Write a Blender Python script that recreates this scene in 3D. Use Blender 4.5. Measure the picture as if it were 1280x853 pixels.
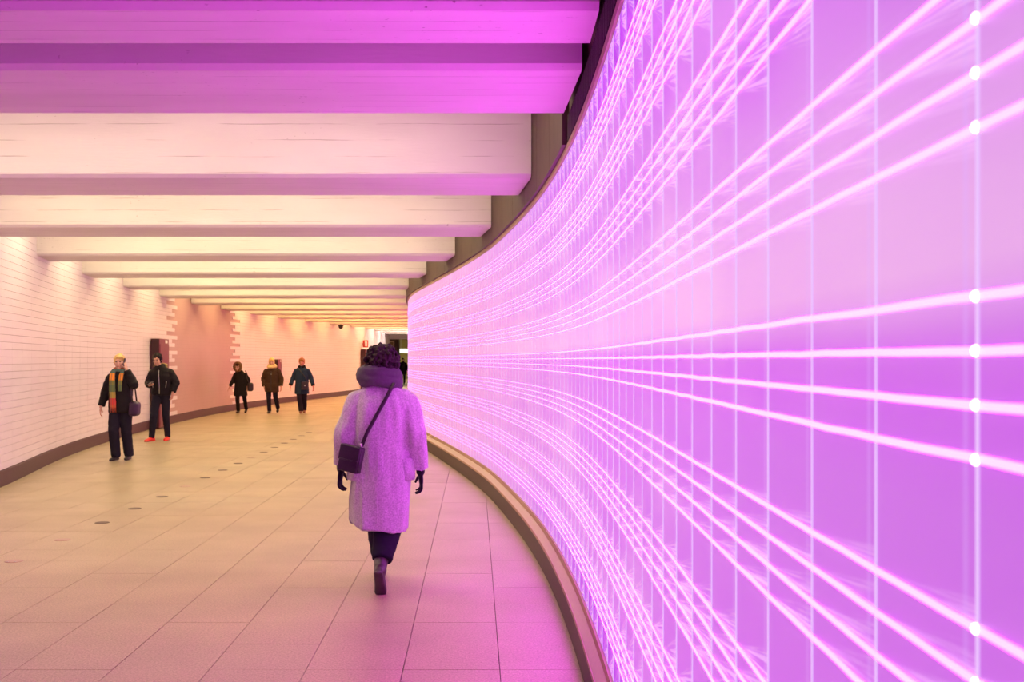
import bpy, bmesh, math, random
import numpy as np
from mathutils import Vector, Matrix, noise

random.seed(7)
S = bpy.context.scene
for o in list(bpy.data.objects):
    bpy.data.objects.remove(o)
COL = S.collection

# ------------------------------------------------------------------ camera
F_PX, CX, CY, CAM_H = 1347.0, 594.0, 450.0, 1.6
cam_data = bpy.data.cameras.new('camera')
cam = bpy.data.objects.new('camera', cam_data)
COL.objects.link(cam)
cam.location = (0, 0, CAM_H)
cam.rotation_euler = (math.pi / 2, 0, 0)
cam_data.sensor_width = 36
cam_data.lens = F_PX / 1280 * 36
cam_data.shift_x = (640 - CX) / 1280
cam_data.shift_y = (CY - 426.5) / 1280
cam_data.clip_start = 0.05
cam_data.clip_end = 300
cam_data.dof.use_dof = True
cam_data.dof.focus_distance = 7.6
cam_data.dof.aperture_fstop = 9.0
S.camera = cam

# ------------------------------------------------------------------ world, exposure
w = bpy.data.worlds.new('world')
S.world = w
w.use_nodes = True
w.node_tree.nodes['Background'].inputs[0].default_value = (0.9, 0.6, 0.8, 1)
w.node_tree.nodes['Background'].inputs[1].default_value = 0.0
S.view_settings.view_transform = 'Standard'
S.view_settings.look = 'None'
S.view_settings.exposure = 0.0
S.view_settings.gamma = 1.0
S.view_settings.use_curve_mapping = False

LAMP_POWER = 27.0          # radiance of the ceiling luminaires
LINE_POWER = 22.0           # radiance of the strips standing in for LED streaks in the light wall

# ------------------------------------------------------------------ helpers
def tag(o, label=None, cat=None, group=None, kind=None):
    if label: o['label'] = label
    if cat: o['category'] = cat
    if group: o['group'] = group
    if kind: o['kind'] = kind
    return o

def link(name, data, parent=None, loc=None):
    o = bpy.data.objects.new(name, data)
    COL.objects.link(o)
    if parent is not None:
        o.parent = parent
    if loc is not None:
        o.location = loc
    return o

def mesh_of(bm, mat=None, smooth=False):
    me = bpy.data.meshes.new('mesh')
    bm.normal_update()
    bm.to_mesh(me)
    bm.free()
    if smooth:
        me.polygons.foreach_set('use_smooth', [True] * len(me.polygons))
    if mat is not None:
        me.materials.append(mat)
    return me

def pydata(verts, faces, mat=None, smooth=False):
    me = bpy.data.meshes.new('mesh')
    me.from_pydata([tuple(v) for v in verts], [], faces)
    me.update()
    bm = bmesh.new(); bm.from_mesh(me)
    bmesh.ops.recalc_face_normals(bm, faces=bm.faces)
    bm.to_mesh(me); bm.free()
    if smooth:
        me.polygons.foreach_set('use_smooth', [True] * len(me.polygons))
    if mat is not None:
        me.materials.append(mat)
    return me

def box_into(verts, faces, M, lo, hi):
    b = len(verts)
    for z in (lo[2], hi[2]):
        for y in (lo[1], hi[1]):
            for x in (lo[0], hi[0]):
                verts.append(M @ Vector((x, y, z)))
    for f in ((0, 1, 3, 2), (4, 6, 7, 5), (0, 4, 5, 1), (2, 3, 7, 6), (0, 2, 6, 4), (1, 5, 7, 3)):
        faces.append([b + i for i in f])

def box_mesh(lo, hi, mat, bevel=0.0, seg=1):
    v, f = [], []
    box_into(v, f, Matrix(), lo, hi)
    me = pydata(v, f)
    if bevel:
        bm = bmesh.new(); bm.from_mesh(me)
        bmesh.ops.bevel(bm, geom=bm.edges[:], offset=bevel, segments=seg, affect='EDGES', profile=0.6)
        bm.to_mesh(me); bm.free()
    if mat: me.materials.append(mat)
    return me

def spline(pts):
    """natural cubic spline y -> x"""
    ys = np.array([p[0] for p in pts], float); xs = np.array([p[1] for p in pts], float)
    n = len(ys); h = np.diff(ys)
    A = np.zeros((n, n)); b = np.zeros(n); A[0, 0] = A[-1, -1] = 1
    for i in range(1, n - 1):
        A[i, i - 1] = h[i - 1]; A[i, i] = 2 * (h[i - 1] + h[i]); A[i, i + 1] = h[i]
        b[i] = 3 * ((xs[i + 1] - xs[i]) / h[i] - (xs[i] - xs[i - 1]) / h[i - 1])
    c = np.linalg.solve(A, b)
    def f(y):
        i = int(np.clip(np.searchsorted(ys, y) - 1, 0, n - 2))
        t = y - ys[i]
        bb = (xs[i + 1] - xs[i]) / h[i] - h[i] * (2 * c[i] + c[i + 1]) / 3
        d = (c[i + 1] - c[i]) / (3 * h[i])
        return float(xs[i] + bb * t + c[i] * t * t + d * t ** 3)
    return f

RIGHT = spline([(-9, .30), (-5, .34), (-1, .385), (1, .418), (1.7, .447), (2.4, .48), (4.4, .56), (5.6, .588), (6.5, .592),
                (7.5, .577), (8.5, .54), (9.5, .48), (11.2, .34), (12.7, .19), (14.5, -.06), (16.8, -.43), (18.5, -.72),
                (20.2, -1.01), (22, -1.285), (24, -1.49), (26, -1.615), (28, -1.69), (31, -1.72), (36, -1.4), (44, -.5),
                (52, .6), (60, 1.3), (69, 1.6)])
LEFT = spline([(-9, -5.3), (0, -5.3), (8, -5.45), (13.4, -5.95), (16.7, -6.58), (20.1, -7.08), (23.5, -7.41), (26.8, -7.6),
               (30.2, -7.69), (33.6, -7.62), (36.9, -7.40), (40.3, -7.05), (43.6, -6.56), (47, -6.05), (50.4, -5.6),
               (53.7, -5.33), (57, -5.2), (60.4, -5.2), (64, -5.3), (69, -5.5)])

def arc(fn, y0, y1, step=0.02):
    """dense polyline of the curve with arc length"""
    n = int((y1 - y0) / step)
    ys = np.linspace(y0, y1, n + 1)
    xs = np.array([fn(y) for y in ys])
    s = np.concatenate([[0], np.cumsum(np.hypot(np.diff(xs), np.diff(ys)))])
    def at(sv):
        y = float(np.interp(sv, s, ys)); x = float(np.interp(sv, s, xs))
        e = 0.05
        tx = fn(min(y + e, y1)) - fn(max(y - e, y0)); ty = min(y + e, y1) - max(y - e, y0)
        l = math.hypot(tx, ty)
        return x, y, tx / l, ty / l
    def s_of(y):
        return float(np.interp(y, ys, s))
    return at, s_of, s[-1]

def sweep(at, s0, s1, step, profile, side, mat, close=True, smooth=False, jitter=None):
    """profile: (offset into the tunnel, z); side -1: the tunnel lies at -x of the curve (right wall), +1: at +x"""
    n = max(1, int(round((s1 - s0) / step)))
    verts, faces = [], []
    m = len(profile(0.0)) if callable(profile) else len(profile)
    for i in range(n + 1):
        x, y, tx, ty = at(s0 + (s1 - s0) * i / n)
        nx, ny = side * ty, -side * tx
        dz = jitter(i) if jitter else 0.0
        for (o, z) in (profile(y) if callable(profile) else profile):
            verts.append((x + nx * o, y + ny * o, z + dz))
    for i in range(n):
        for j in range(m if close else m - 1):
            a = i * m + j; b = i * m + (j + 1) % m
            faces.append((a, b, b + m, a + m))
    if close:
        faces.append(tuple(range(m)))
        faces.append(tuple(n * m + j for j in range(m)))
    return pydata(verts, faces, mat, smooth)

# ------------------------------------------------------------------ materials
def new_mat(name):
    m = bpy.data.materials.new(name)
    m.use_nodes = True
    nt = m.node_tree
    return m, nt, nt.nodes['Principled BSDF']

class NB:
    def __init__(s, nt): s.nt = nt
    def n(s, t, **kw):
        nd = s.nt.nodes.new(t)
        for k, v in kw.items(): setattr(nd, k, v)
        return nd
    def put(s, sock, v):
        if hasattr(v, 'is_linked') or hasattr(v, 'links'):
            s.nt.links.new(v, sock)
        else:
            sock.default_value = v
    def m(s, op, a, b=0.0, c=0.0, clamp=False):
        nd = s.n('ShaderNodeMath', operation=op); nd.use_clamp = clamp
        s.put(nd.inputs[0], a); s.put(nd.inputs[1], b); s.put(nd.inputs[2], c)
        return nd.outputs[0]
    def noise(s, vec, scale=5, detail=3, rough=.5):
        nd = s.n('ShaderNodeTexNoise'); s.put(nd.inputs['Vector'], vec)
        nd.inputs['Scale'].default_value = scale; nd.inputs['Detail'].default_value = detail
        nd.inputs['Roughness'].default_value = rough
        return nd.outputs['Fac']
    def mapping(s, vec, scale=(1, 1, 1), loc=(0, 0, 0)):
        nd = s.n('ShaderNodeMapping'); s.put(nd.inputs['Vector'], vec)
        nd.inputs['Scale'].default_value = scale; nd.inputs['Location'].default_value = loc
        return nd.outputs[0]
    def mix(s, fac, a, b, blend='MIX'):
        nd = s.n('ShaderNodeMix', data_type='RGBA', blend_type=blend)
        s.put(nd.inputs[0], fac)
        s.put(nd.inputs[6], a if not isinstance(a, tuple) else (*a[:3], 1))
        s.put(nd.inputs[7], b if not isinstance(b, tuple) else (*b[:3], 1))
        return nd.outputs[2]
    def rng(s, v, a, b, c=0.0, d=1.0):
        nd = s.n('ShaderNodeMapRange'); nd.clamp = True
        s.put(nd.inputs[0], v)
        for i, k in enumerate((a, b, c, d)): nd.inputs[1 + i].default_value = k
        return nd.outputs[0]
    def bump(s, h, strength=.2, dist=.01):
        nd = s.n('ShaderNodeBump'); s.put(nd.inputs['Height'], h)
        nd.inputs['Strength'].default_value = strength; nd.inputs['Distance'].default_value = dist
        return nd.outputs[0]

def plain(name, color, rough=.6, var=.12, scale=30, bump=0.0, bscale=200, metallic=0.0, spec=.5, sheen=0.0):
    m, nt, p = new_mat(name)
    b = NB(nt)
    tc = b.n('ShaderNodeTexCoord').outputs['Object']
    f = b.noise(tc, scale, 4)
    dark = tuple(c * (1 - var) for c in color); light = tuple(min(1, c * (1 + var)) for c in color)
    nt.links.new(b.mix(f, dark, light), p.inputs['Base Color'])
    p.inputs['Roughness'].default_value = rough
    p.inputs['Metallic'].default_value = metallic
    p.inputs['Specular IOR Level'].default_value = spec
    if sheen: p.inputs['Sheen Weight'].default_value = sheen
    if bump:
        nt.links.new(b.bump(b.noise(tc, bscale, 3), bump, .004), p.inputs['Normal'])
    return m

def emitter(name, color, strength):
    m, nt, p = new_mat(name)
    p.inputs['Base Color'].default_value = (.8, .8, .8, 1)
    p.inputs['Emission Color'].default_value = (*color, 1)
    p.inputs['Emission Strength'].default_value = strength
    return m

def concrete_mat():
    m, nt, p = new_mat('painted_board_formed_concrete')
    b = NB(nt)
    pos = b.n('ShaderNodeNewGeometry').outputs['Position']
    sx = b.n('ShaderNodeSeparateXYZ'); nt.links.new(pos, sx.inputs[0])
    c = b.m('ADD', sx.outputs[2], sx.outputs[1])
    wob = b.m('MULTIPLY', b.noise(b.mapping(pos, (.6, 6, 6)), 3, 2), .02)
    fr = b.m('FRACT', b.m('DIVIDE', b.m('ADD', c, wob), .135))
    line = b.rng(fr, .0, .05, 1, 0)
    mask = b.rng(b.noise(b.mapping(pos, (.9, 3, 3)), 2.2, 3), .47, .60)
    line = b.m('MULTIPLY', line, mask)
    pit = b.rng(b.noise(b.mapping(pos, (9, 16, 16)), 3.0, 2), .70, .74)
    mask2 = b.rng(b.noise(pos, .9, 2), .5, .62)
    pit = b.m('MULTIPLY', pit, mask2)
    big = b.noise(b.mapping(pos, (.5, 2, 2)), 1.5, 4)
    base = b.mix(big, (.60, .565, .53), (.80, .765, .73))
    d = b.m('ADD', b.m('MULTIPLY', line, .8), b.m('MULTIPLY', pit, .6), clamp=True)
    col = b.mix(d, base, (.20, .15, .12))
    nt.links.new(col, p.inputs['Base Color'])
    p.inputs['Roughness'].default_value = .75
    h = b.m('SUBTRACT', b.m('MULTIPLY', b.noise(b.mapping(pos, (2, 14, 14)), 4, 4), .5), d)
    nt.links.new(b.bump(h, .35, .01), p.inputs['Normal'])
    return m

def granite_mat():
    m, nt, p = new_mat('granite_slab')
    b = NB(nt)
    pos = b.n('ShaderNodeNewGeometry').outputs['Position']
    rnd = b.n('ShaderNodeObjectInfo').outputs['Random']
    g = b.noise(pos, 80, 3, .75)
    g2 = b.noise(pos, 420, 2, .6)
    f = b.rng(b.m('ADD', b.m('MULTIPLY', g, .6), b.m('MULTIPLY', g2, .4)), .33, .68)
    big = b.noise(pos, 1.1, 3)
    col = b.mix(f, (.19, .145, .085), (.72, .575, .36))
    col = b.mix(b.m('MULTIPLY', b.rng(big, .35, .7), .25), col, (.26, .21, .16))
    col = b.mix(b.m('MULTIPLY', rnd, .12), col, (.24, .2, .16))
    nt.links.new(col, p.inputs['Base Color'])
    nt.links.new(b.rng(big, .3, .7, .30, .42), p.inputs['Roughness'])
    p.inputs['Specular IOR Level'].default_value = .5
    nt.links.new(b.bump(g, .05, .003), p.inputs['Normal'])
    return m

def tile_mat(name, c1, c2, rough=.28, grid=None):
    m, nt, p = new_mat(name)
    b = NB(nt)
    pos = b.n('ShaderNodeNewGeometry').outputs['Position']
    rnd = b.n('ShaderNodeObjectInfo').outputs['Random']
    f = b.noise(pos, 3, 4)
    col = b.mix(b.m('ADD', b.m('MULTIPLY', f, .7), b.m('MULTIPLY', rnd, .3)), c1, c2)
    if grid:
        sx = b.n('ShaderNodeSeparateXYZ'); nt.links.new(pos, sx.inputs[0])
        a = b.m('FRACT', b.m('DIVIDE', sx.outputs[1], grid))
        c = b.m('FRACT', b.m('DIVIDE', sx.outputs[2], grid))
        ln = b.m('MAXIMUM', b.rng(a, 0, .07, 1, 0), b.rng(c, 0, .09, 1, 0))
        col = b.mix(b.m('MULTIPLY', ln, .35), col, (.30, .18, .17))
    nt.links.new(col, p.inputs['Base Color'])
    p.inputs['Roughness'].default_value = rough
    return m

PANEL_W, GLASS_LO, GLASS_HI, Z_EYE = .248, .30, 2.913, 1.585
ROW, PERIOD = .0449, .274

def light_panel_mat():
    """milky pressed glass lit from behind: glow colour over height, refracted LED streaks painted into the emission"""
    m, nt, p = new_mat('backlit_pressed_glass')
    b = NB(nt)
    tc = b.n('ShaderNodeTexCoord').outputs['Object']
    oi = b.n('ShaderNodeObjectInfo')
    sx = b.n('ShaderNodeSeparateXYZ'); nt.links.new(tc, sx.inputs[0])
    oc = b.n('ShaderNodeSeparateColor'); nt.links.new(oi.outputs['Color'], oc.inputs[0])
    far = oc.outputs[0]
    u = b.m('DIVIDE', b.m('SUBTRACT', PANEL_W / 2, sx.outputs[0]), PANEL_W)
    u = b.m('MAXIMUM', u, .02)
    z = b.m('ADD', sx.outputs[2], GLASS_LO)
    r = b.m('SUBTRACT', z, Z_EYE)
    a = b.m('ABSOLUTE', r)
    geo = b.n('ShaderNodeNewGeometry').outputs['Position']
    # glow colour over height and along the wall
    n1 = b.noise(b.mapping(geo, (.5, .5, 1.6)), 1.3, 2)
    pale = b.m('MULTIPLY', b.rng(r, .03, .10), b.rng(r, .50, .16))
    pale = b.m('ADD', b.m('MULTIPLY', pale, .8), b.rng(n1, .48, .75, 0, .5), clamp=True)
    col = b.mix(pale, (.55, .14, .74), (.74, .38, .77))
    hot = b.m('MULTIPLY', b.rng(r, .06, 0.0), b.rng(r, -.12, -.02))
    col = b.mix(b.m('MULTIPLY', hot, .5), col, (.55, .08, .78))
    deep = b.m('MAXIMUM', b.rng(z, 2.55, 2.86), b.rng(z, .60, .36))
    deep = b.m('MULTIPLY', deep, b.m('SUBTRACT', 1.0, b.m('MULTIPLY', far, .75)))
    col = b.mix(deep, col, (.40, .035, .72))
    col = b.mix(far, col, along(b, [(0, (.76, .32, .70)), (12, (.78, .33, .68)), (23, (.80, .29, .58)), (36, (.85, .16, .22)), (50, (.85, .18, .2)), (62, (.9, .5, .45))]))
    # LED light refracted by the glass, painted as streak fans into the glow
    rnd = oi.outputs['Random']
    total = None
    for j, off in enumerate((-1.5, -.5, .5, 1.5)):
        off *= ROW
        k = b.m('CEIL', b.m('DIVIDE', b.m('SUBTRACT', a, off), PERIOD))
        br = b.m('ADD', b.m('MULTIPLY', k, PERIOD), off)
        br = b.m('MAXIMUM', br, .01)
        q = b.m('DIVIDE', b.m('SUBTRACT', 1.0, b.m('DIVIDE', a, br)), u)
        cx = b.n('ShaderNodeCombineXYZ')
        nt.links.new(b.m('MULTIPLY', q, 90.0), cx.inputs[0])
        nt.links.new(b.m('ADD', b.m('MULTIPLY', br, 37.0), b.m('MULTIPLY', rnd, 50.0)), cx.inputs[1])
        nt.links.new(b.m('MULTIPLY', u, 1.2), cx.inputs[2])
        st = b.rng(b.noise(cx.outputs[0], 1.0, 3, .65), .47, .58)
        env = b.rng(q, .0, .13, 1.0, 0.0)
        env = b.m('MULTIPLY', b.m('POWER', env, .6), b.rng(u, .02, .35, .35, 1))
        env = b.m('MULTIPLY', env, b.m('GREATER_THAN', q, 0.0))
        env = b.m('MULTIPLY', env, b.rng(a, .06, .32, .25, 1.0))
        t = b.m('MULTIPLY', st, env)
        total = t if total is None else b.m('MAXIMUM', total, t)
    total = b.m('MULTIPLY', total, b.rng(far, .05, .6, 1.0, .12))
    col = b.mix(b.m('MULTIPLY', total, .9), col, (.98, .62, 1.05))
    # faint second edge line of the U profile
    e = b.m('MULTIPLY', b.rng(b.m('ABSOLUTE', b.m('SUBTRACT', u, .90)), .012, .03, 1, 0), .25)
    col = b.mix(e, col, (.66, .42, .95))
    p.inputs['Base Color'].default_value = (.05, .03, .055, 1)
    p.inputs['Roughness'].default_value = .35
    nt.links.new(col, p.inputs['Emission Color'])
    p.inputs['Emission Strength'].default_value = 1.0
    return m

def along(b, stops):
    sx = b.n('ShaderNodeSeparateXYZ'); b.put(sx.inputs[0], b.n('ShaderNodeNewGeometry').outputs['Position'])
    t = b.rng(sx.outputs[1], 0, 64)
    cr = b.n('ShaderNodeValToRGB'); b.put(cr.inputs[0], t)
    el = cr.color_ramp.elements
    while len(el) < len(stops): el.new(.5)
    for e, (y, c) in zip(el, stops):
        e.position = y / 64; e.color = (*c, 1)
    return cr.outputs[0]

def line_mat():
    m, nt, p = new_mat('led_streak')
    b = NB(nt)
    c = along(b, [(0, (.86, .033, 1)), (6, (.86, .033, 1)), (11, (.36, .031, .42)), (18, (.27, .030, .29)), (27, (.27, .030, .22)), (36, (.6, .040, .20)), (48, (.6, .055, .14)), (60, (.4, .2, .2))])
    nt.links.new(c, p.inputs['Emission Color'])
    p.inputs['Emission Strength'].default_value = LINE_POWER
    p.inputs['Base Color'].default_value = (0, 0, 0, 1)
    return m

M = {}
M['concrete'] = concrete_mat()
M['granite'] = granite_mat()
M['tile'] = tile_mat('white_glazed_tile', (.78, .71, .73), (.88, .81, .83))
M['mosaic'] = tile_mat('rose_mosaic', (.50, .32, .31), (.58, .38, .36), .35, .0955)
M['joint'] = plain('tile_joint', (.36, .26, .25), .9)
M['floor_joint'] = plain('floor_joint', (.12, .08, .06), .9)
M['plinth'] = plain('dark_plinth_stone', (.075, .03, .035), .45, .25, 60)
M['board'] = plain('dark_brown_fascia_board', (.085, .05, .033), .6, .3, 6)
M['corrugated'] = plain('dark_corrugated_metal', (.06, .035, .05), .5, .2, 12, metallic=.3)
M['sill'] = plain('pale_sill_stone', (.52, .42, .34), .4, .12, 40)
M['frame'] = plain('tan_metal_frame', (.42, .26, .17), .45, .15, 20)
M['kerb'] = plain('dark_brown_kerb', (.045, .02, .018), .5, .25, 40)
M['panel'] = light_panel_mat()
M['line'] = line_mat()
M['bead'] = emitter('led_bead', (1.0, .9, 1.0), 4.5)
M['rib'] = emitter('glass_edge', (.80, .54, .98), 1.0)  # glow of the lit glass edges, put in as emission
M['rib'].node_tree.nodes['Principled BSDF'].inputs['Base Color'].default_value = (.02, .02, .02, 1)
M['slab'] = plain('ceiling_slab', (.55, .52, .49), .8)
M['disc'] = plain('bronze_floor_disc', (.085, .04, .03), .45, .3, 50, metallic=.3)
M['disc_pale'] = plain('worn_floor_disc', (.42, .26, .22), .35, .2, 50)
M['steel'] = plain('brushed_steel', (.6, .58, .55), .3, .1, 50, metallic=.9)
M['maroon'] = plain('maroon_painted_steel', (.17, .03, .04), .4, .15, 20)
M['maroon_dark'] = plain('dark_maroon_edge', (.04, .01, .015), .5)
M['red_sign'] = plain('red_sign', (.6, .05, .05), .4)
M['white'] = plain('white_print', (.85, .82, .8), .5)
M['black'] = plain('black_plastic', (.015, .012, .015), .4)
M['brass'] = plain('brass_strip', (.75, .62, .40), .35, .1, 30, metallic=.4)

# ------------------------------------------------------------------ floor
Y0, Y1 = -8.0, 69.0
Y_END = 69.0
floor = link('floor', box_mesh((-16, Y0, -.12), (8, 95, -.022), M['floor_joint']))
tag(floor, kind='structure')
SL, GX = .5, .127
slab_me = box_mesh((-.248, -.2492, -.022), (.248, .2492, 0), M['granite'])
cells = []
for j in range(int((95 - Y0) / SL)):
    yc = Y0 + .25 + j * SL + .06
    for i in range(-24, 8):
        xc = GX + .25 + i * SL
        if yc < Y_END:
            if xc < LEFT(min(max(yc, -9), 69)) - .28 or xc > RIGHT(min(max(yc, -9), 69)) + .25:
                continue
        cells.append((xc, yc))
def shown(c):
    x, y = c
    if y < 4.6: return -1
    px = CX + F_PX * x / y
    if px < -60 or px > 1340: return -1
    return 1 / y
order = sorted(cells, key=shown, reverse=True)
near = [c for c in order[:300]]
for (x, y) in near:
    link('floor_slab', slab_me, floor, (x, y, random.uniform(-.0006, .0006)))
v, f = [], []
for (x, y) in order[300:]:
    box_into(v, f, Matrix.Translation((x, y, 0)), (-.248, -.2492, -.022), (.248, .2492, random.uniform(-.0005, .0005)))
o = link('floor_slabs', pydata(v, f, M['granite']), floor)
tag(o, kind='stuff')

# ------------------------------------------------------------------ ceiling slab and beams
ceiling = link('ceiling', box_mesh((-16, Y0, 4.0), (8, 69.6, 4.2), M['slab']))
tag(ceiling, kind='structure')
ZB = 3.12
beams = [(-5.3, -4.3), (-1.9, -.9), (1.3, 1.84), (4.66, 5.20), (5.63, 6.666)]
for k in range(3, 20):
    yb = 2047 * (.004878 + .00164 * (k - 3))
    beams.append((yb - 1.005, yb))
def beam_mesh(yf, yb, zb=ZB):
    c = .03
    prof = [(yf, 4.0), (yf, zb + c), (yf + c, zb), (yb - c, zb), (yb, zb + c), (yb, 4.0)]
    verts, faces = [], []
    for fn, off in ((LEFT, -.004), (RIGHT, .0)):
        for (y, z) in prof:
            x = fn(y)
            if fn is RIGHT: x -= .046 if y > 6.2 else .03
            verts.append((x, y, z))
    n = len(prof)
    for i in range(n):
        j = (i + 1) % n
        faces.append((i, j, n + j, n + i))
    faces.append(tuple(range(n))); faces.append(tuple(range(2 * n - 1, n - 1, -1)))
    return pydata(verts, faces, M['concrete'])
for (a, b_) in beams:
    link('ceiling_beam', beam_mesh(a, b_), ceiling)

# ------------------------------------------------------------------ left wall
atL, sL, LL = arc(LEFT, Y0, Y1)
wall_l = link('wall_left', sweep(atL, 0, LL, .4, [(-.025, 0), (-.025, 4.0), (-.25, 4.0), (-.25, 0)], 1, M['joint']))
tag(wall_l, kind='structure')
TL, TH = .60, .0955
Z_T0 = .205
rows = int((4.0 - Z_T0) / TH)
tooth = [0.0, -1.1, -.25, -.55]
mo0, mo1 = sL(27.6), sL(34.1)
tile_cache = {}
tiles = []
for r in range(rows):
    z = Z_T0 + r * TH
    a_end = mo0 + tooth[r % 4]; b_start = mo1 - tooth[(r + 2) % 4] - .55
    for (s0, s1) in ((0, a_end), (b_start, LL)):
        s = s0
        while s < s1 - .02:
            if s0 == 0:
                e = min(s + TL, s1)
            else:
                e = min((math.floor((s - mo1 + 1e-4) / TL) + 1) * TL + mo1, s1)
            tiles.append((s, e, z)); s = e
def tile_rank(t):
    x, y, _, _ = atL((t[0] + t[1]) / 2)
    if y < 12.9 or t[2] > 3.6: return 1e9
    return y
tiles.sort(key=tile_rank)
def tile_M(t):
    x, y, tx, ty = atL((t[0] + t[1]) / 2)
    R = Matrix(((tx, ty, 0, x), (ty, -tx, 0, y), (0, 0, 1, t[2]), (0, 0, 0, 1)))
    return R
for t in tiles[:300]:
    L = round(t[1] - t[0], 3)
    if L not in tile_cache:
        tile_cache[L] = box_mesh((-L / 2 + .0015, -.025, .002), (L / 2 - .0015, 0, TH - .002), M['tile'])
    o = link('wall_tile', tile_cache[L], wall_l)
    x, y, tx, ty = atL((t[0] + t[1]) / 2)
    o.location = (x, y, t[2] + random.uniform(-.0004, .0004))
    o.rotation_euler = (0, 0, math.atan2(ty, tx) + math.pi)
    # local -y must point away from the tunnel
    o.rotation_euler.z = math.atan2(-ty, -tx) + math.pi
    dx, dy = math.cos(o.rotation_euler.z + math.pi / 2), math.sin(o.rotation_euler.z + math.pi / 2)
    if dx * ty - dy * tx < 0:
        o.rotation_euler.z += math.pi
v, f = [], []
for t in tiles[300:]:
    L = t[1] - t[0]
    box_into(v, f, tile_M(t), (-L / 2 + .0015, -.025, .002), (L / 2 - .0015, 0, TH - .002))
o = link('wall_tiles', pydata(v, f, M['tile']), wall_l)
tag(o, kind='stuff')
o = link('mosaic_field', sweep(atL, mo0 - 1.3, mo1 + 1.3, .3, [(-.020, .2), (-.020, 4.0), (-.0255, 4.0), (-.0255, .2)], 1, M['mosaic']), wall_l)
base_l = link('baseboard_left', sweep(atL, 0, LL, .3, [(-.02, .203), (-.02, 0), (.022, 0), (.022, .195), (.014, .203)], 1, M['plinth']))
tag(base_l, kind='structure')

# ------------------------------------------------------------------ right wall: the light wall
YR1 = 62.0
atR, sR, LR = arc(RIGHT, Y0, Y1)
wall_r = link('wall_right', sweep(atR, 0, LR, .5, [(-.12, 0), (-.12, 4.0), (-.3, 4.0), (-.3, 0)], -1, M['board']))
tag(wall_r, kind='structure')
sEnd = sR(YR1)
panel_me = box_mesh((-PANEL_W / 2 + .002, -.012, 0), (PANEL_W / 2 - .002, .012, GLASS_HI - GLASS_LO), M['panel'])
rib_me = box_mesh((-.0024, -.006, 0), (.0024, .0, GLASS_HI - GLASS_LO), M['rib'])
rib_far_me = box_mesh((-.0042, -.006, 0), (.0042, .0, GLASS_HI - GLASS_LO), M['rib'])
N = int(sEnd / PANEL_W)
S_START = sR(-1.2)
s_off = (sR(1.135) / PANEL_W) % 1.0 * PANEL_W
s_list = [s for s in (s_off + PANEL_W * i for i in range(N)) if s > S_START]
bv, bf = [], []
def octa(v, f, c, r, n=10, m=6):
    b = len(v)
    for i in range(m + 1):
        for k in range(n):
            t = math.pi * i / m; p = 2 * math.pi * k / n
            v.append((c[0] + r * math.sin(t) * math.cos(p), c[1] + r * math.sin(t) * math.sin(p), c[2] + r * 1.15 * math.cos(t)))
    for i in range(m):
        for k in range(n):
            f.append((b + i * n + k, b + i * n + (k + 1) % n, b + (i + 1) * n + (k + 1) % n, b + (i + 1) * n + k))
ZROWS = []
for g in range(-4, 5):
    for k in (-1.5, -.5, .5, 1.5):
        zz = Z_EYE + g * PERIOD + k * ROW
        ZROWS.append(zz)
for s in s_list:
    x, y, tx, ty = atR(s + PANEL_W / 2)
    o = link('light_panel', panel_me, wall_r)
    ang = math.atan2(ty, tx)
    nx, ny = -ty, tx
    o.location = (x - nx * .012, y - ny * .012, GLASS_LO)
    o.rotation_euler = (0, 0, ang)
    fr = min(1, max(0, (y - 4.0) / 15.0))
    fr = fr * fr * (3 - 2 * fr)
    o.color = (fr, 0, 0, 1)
    x, y, tx, ty = atR(s)
    nx, ny = -ty, tx
    o = link('glass_rib', rib_me if y < 3.5 else rib_far_me, wall_r)
    o.location = (x + nx * .0015, y + ny * .0015, GLASS_LO)
    o.rotation_euler = (0, 0, math.atan2(ty, tx))
    if 0.3 < y < 1.06:
        for zz in ZROWS:
            octa(bv, bf, (x + nx * .002, y + ny * .002, zz), .0040)
o = link('led_beads', pydata(bv, bf, M['bead'], True), wall_r)
tag(o, kind='stuff')
for zz in ZROWS:  # glowing strips stand in for streaks of the LED rows behind the glass
    ph = random.random() * 100
    def line_profile(y, zz=zz):
        h = .0038 - .0021 * min(1, max(0, (y - 3) / 11)) + .0019 * min(1, max(0, (y - 30) / 3))
        return [(.0005, zz - h), (.0022, zz - h * .7), (.0022, zz + h * .7), (.0005, zz + h)]
    o = link('led_streak', sweep(atR, s_list[0], s_list[-1], .062,
             line_profile, -1, M['line'],
             jitter=lambda i: .0016 * noise.noise(Vector((i * .45, ph, 0)))), wall_r)
# kerb, sill, frames
base_r = link('baseboard_right', sweep(atR, 0, sEnd, .15, [(.045, 0), (.045, .178), (-.02, .178), (-.02, 0)], -1, M['kerb']))
tag(base_r, kind='structure')
link('sill', sweep(atR, 0, sEnd, .15, [(.045, .179), (.050, .179), (.050, .205), (.016, .252), (-.02, .252), (-.02, .179)], -1, M['sill']), base_r)
link('sill_edge', sweep(atR, 0, sEnd, .15, [(.0505, .181), (.054, .181), (.054, .206), (.0505, .206)], -1, M['frame']), base_r)
link('bottom_frame', sweep(atR, 0, sEnd, .15, [(.013, .253), (.013, .299), (-.02, .299), (-.02, .253)], -1, M['frame']), base_r)
link('top_frame', sweep(atR, 0, sEnd, .15, [(.013, GLASS_HI + .001), (.013, GLASS_HI + .045), (-.03, GLASS_HI + .045), (-.03, GLASS_HI + .001)], -1, M['frame']), wall_r)
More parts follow.
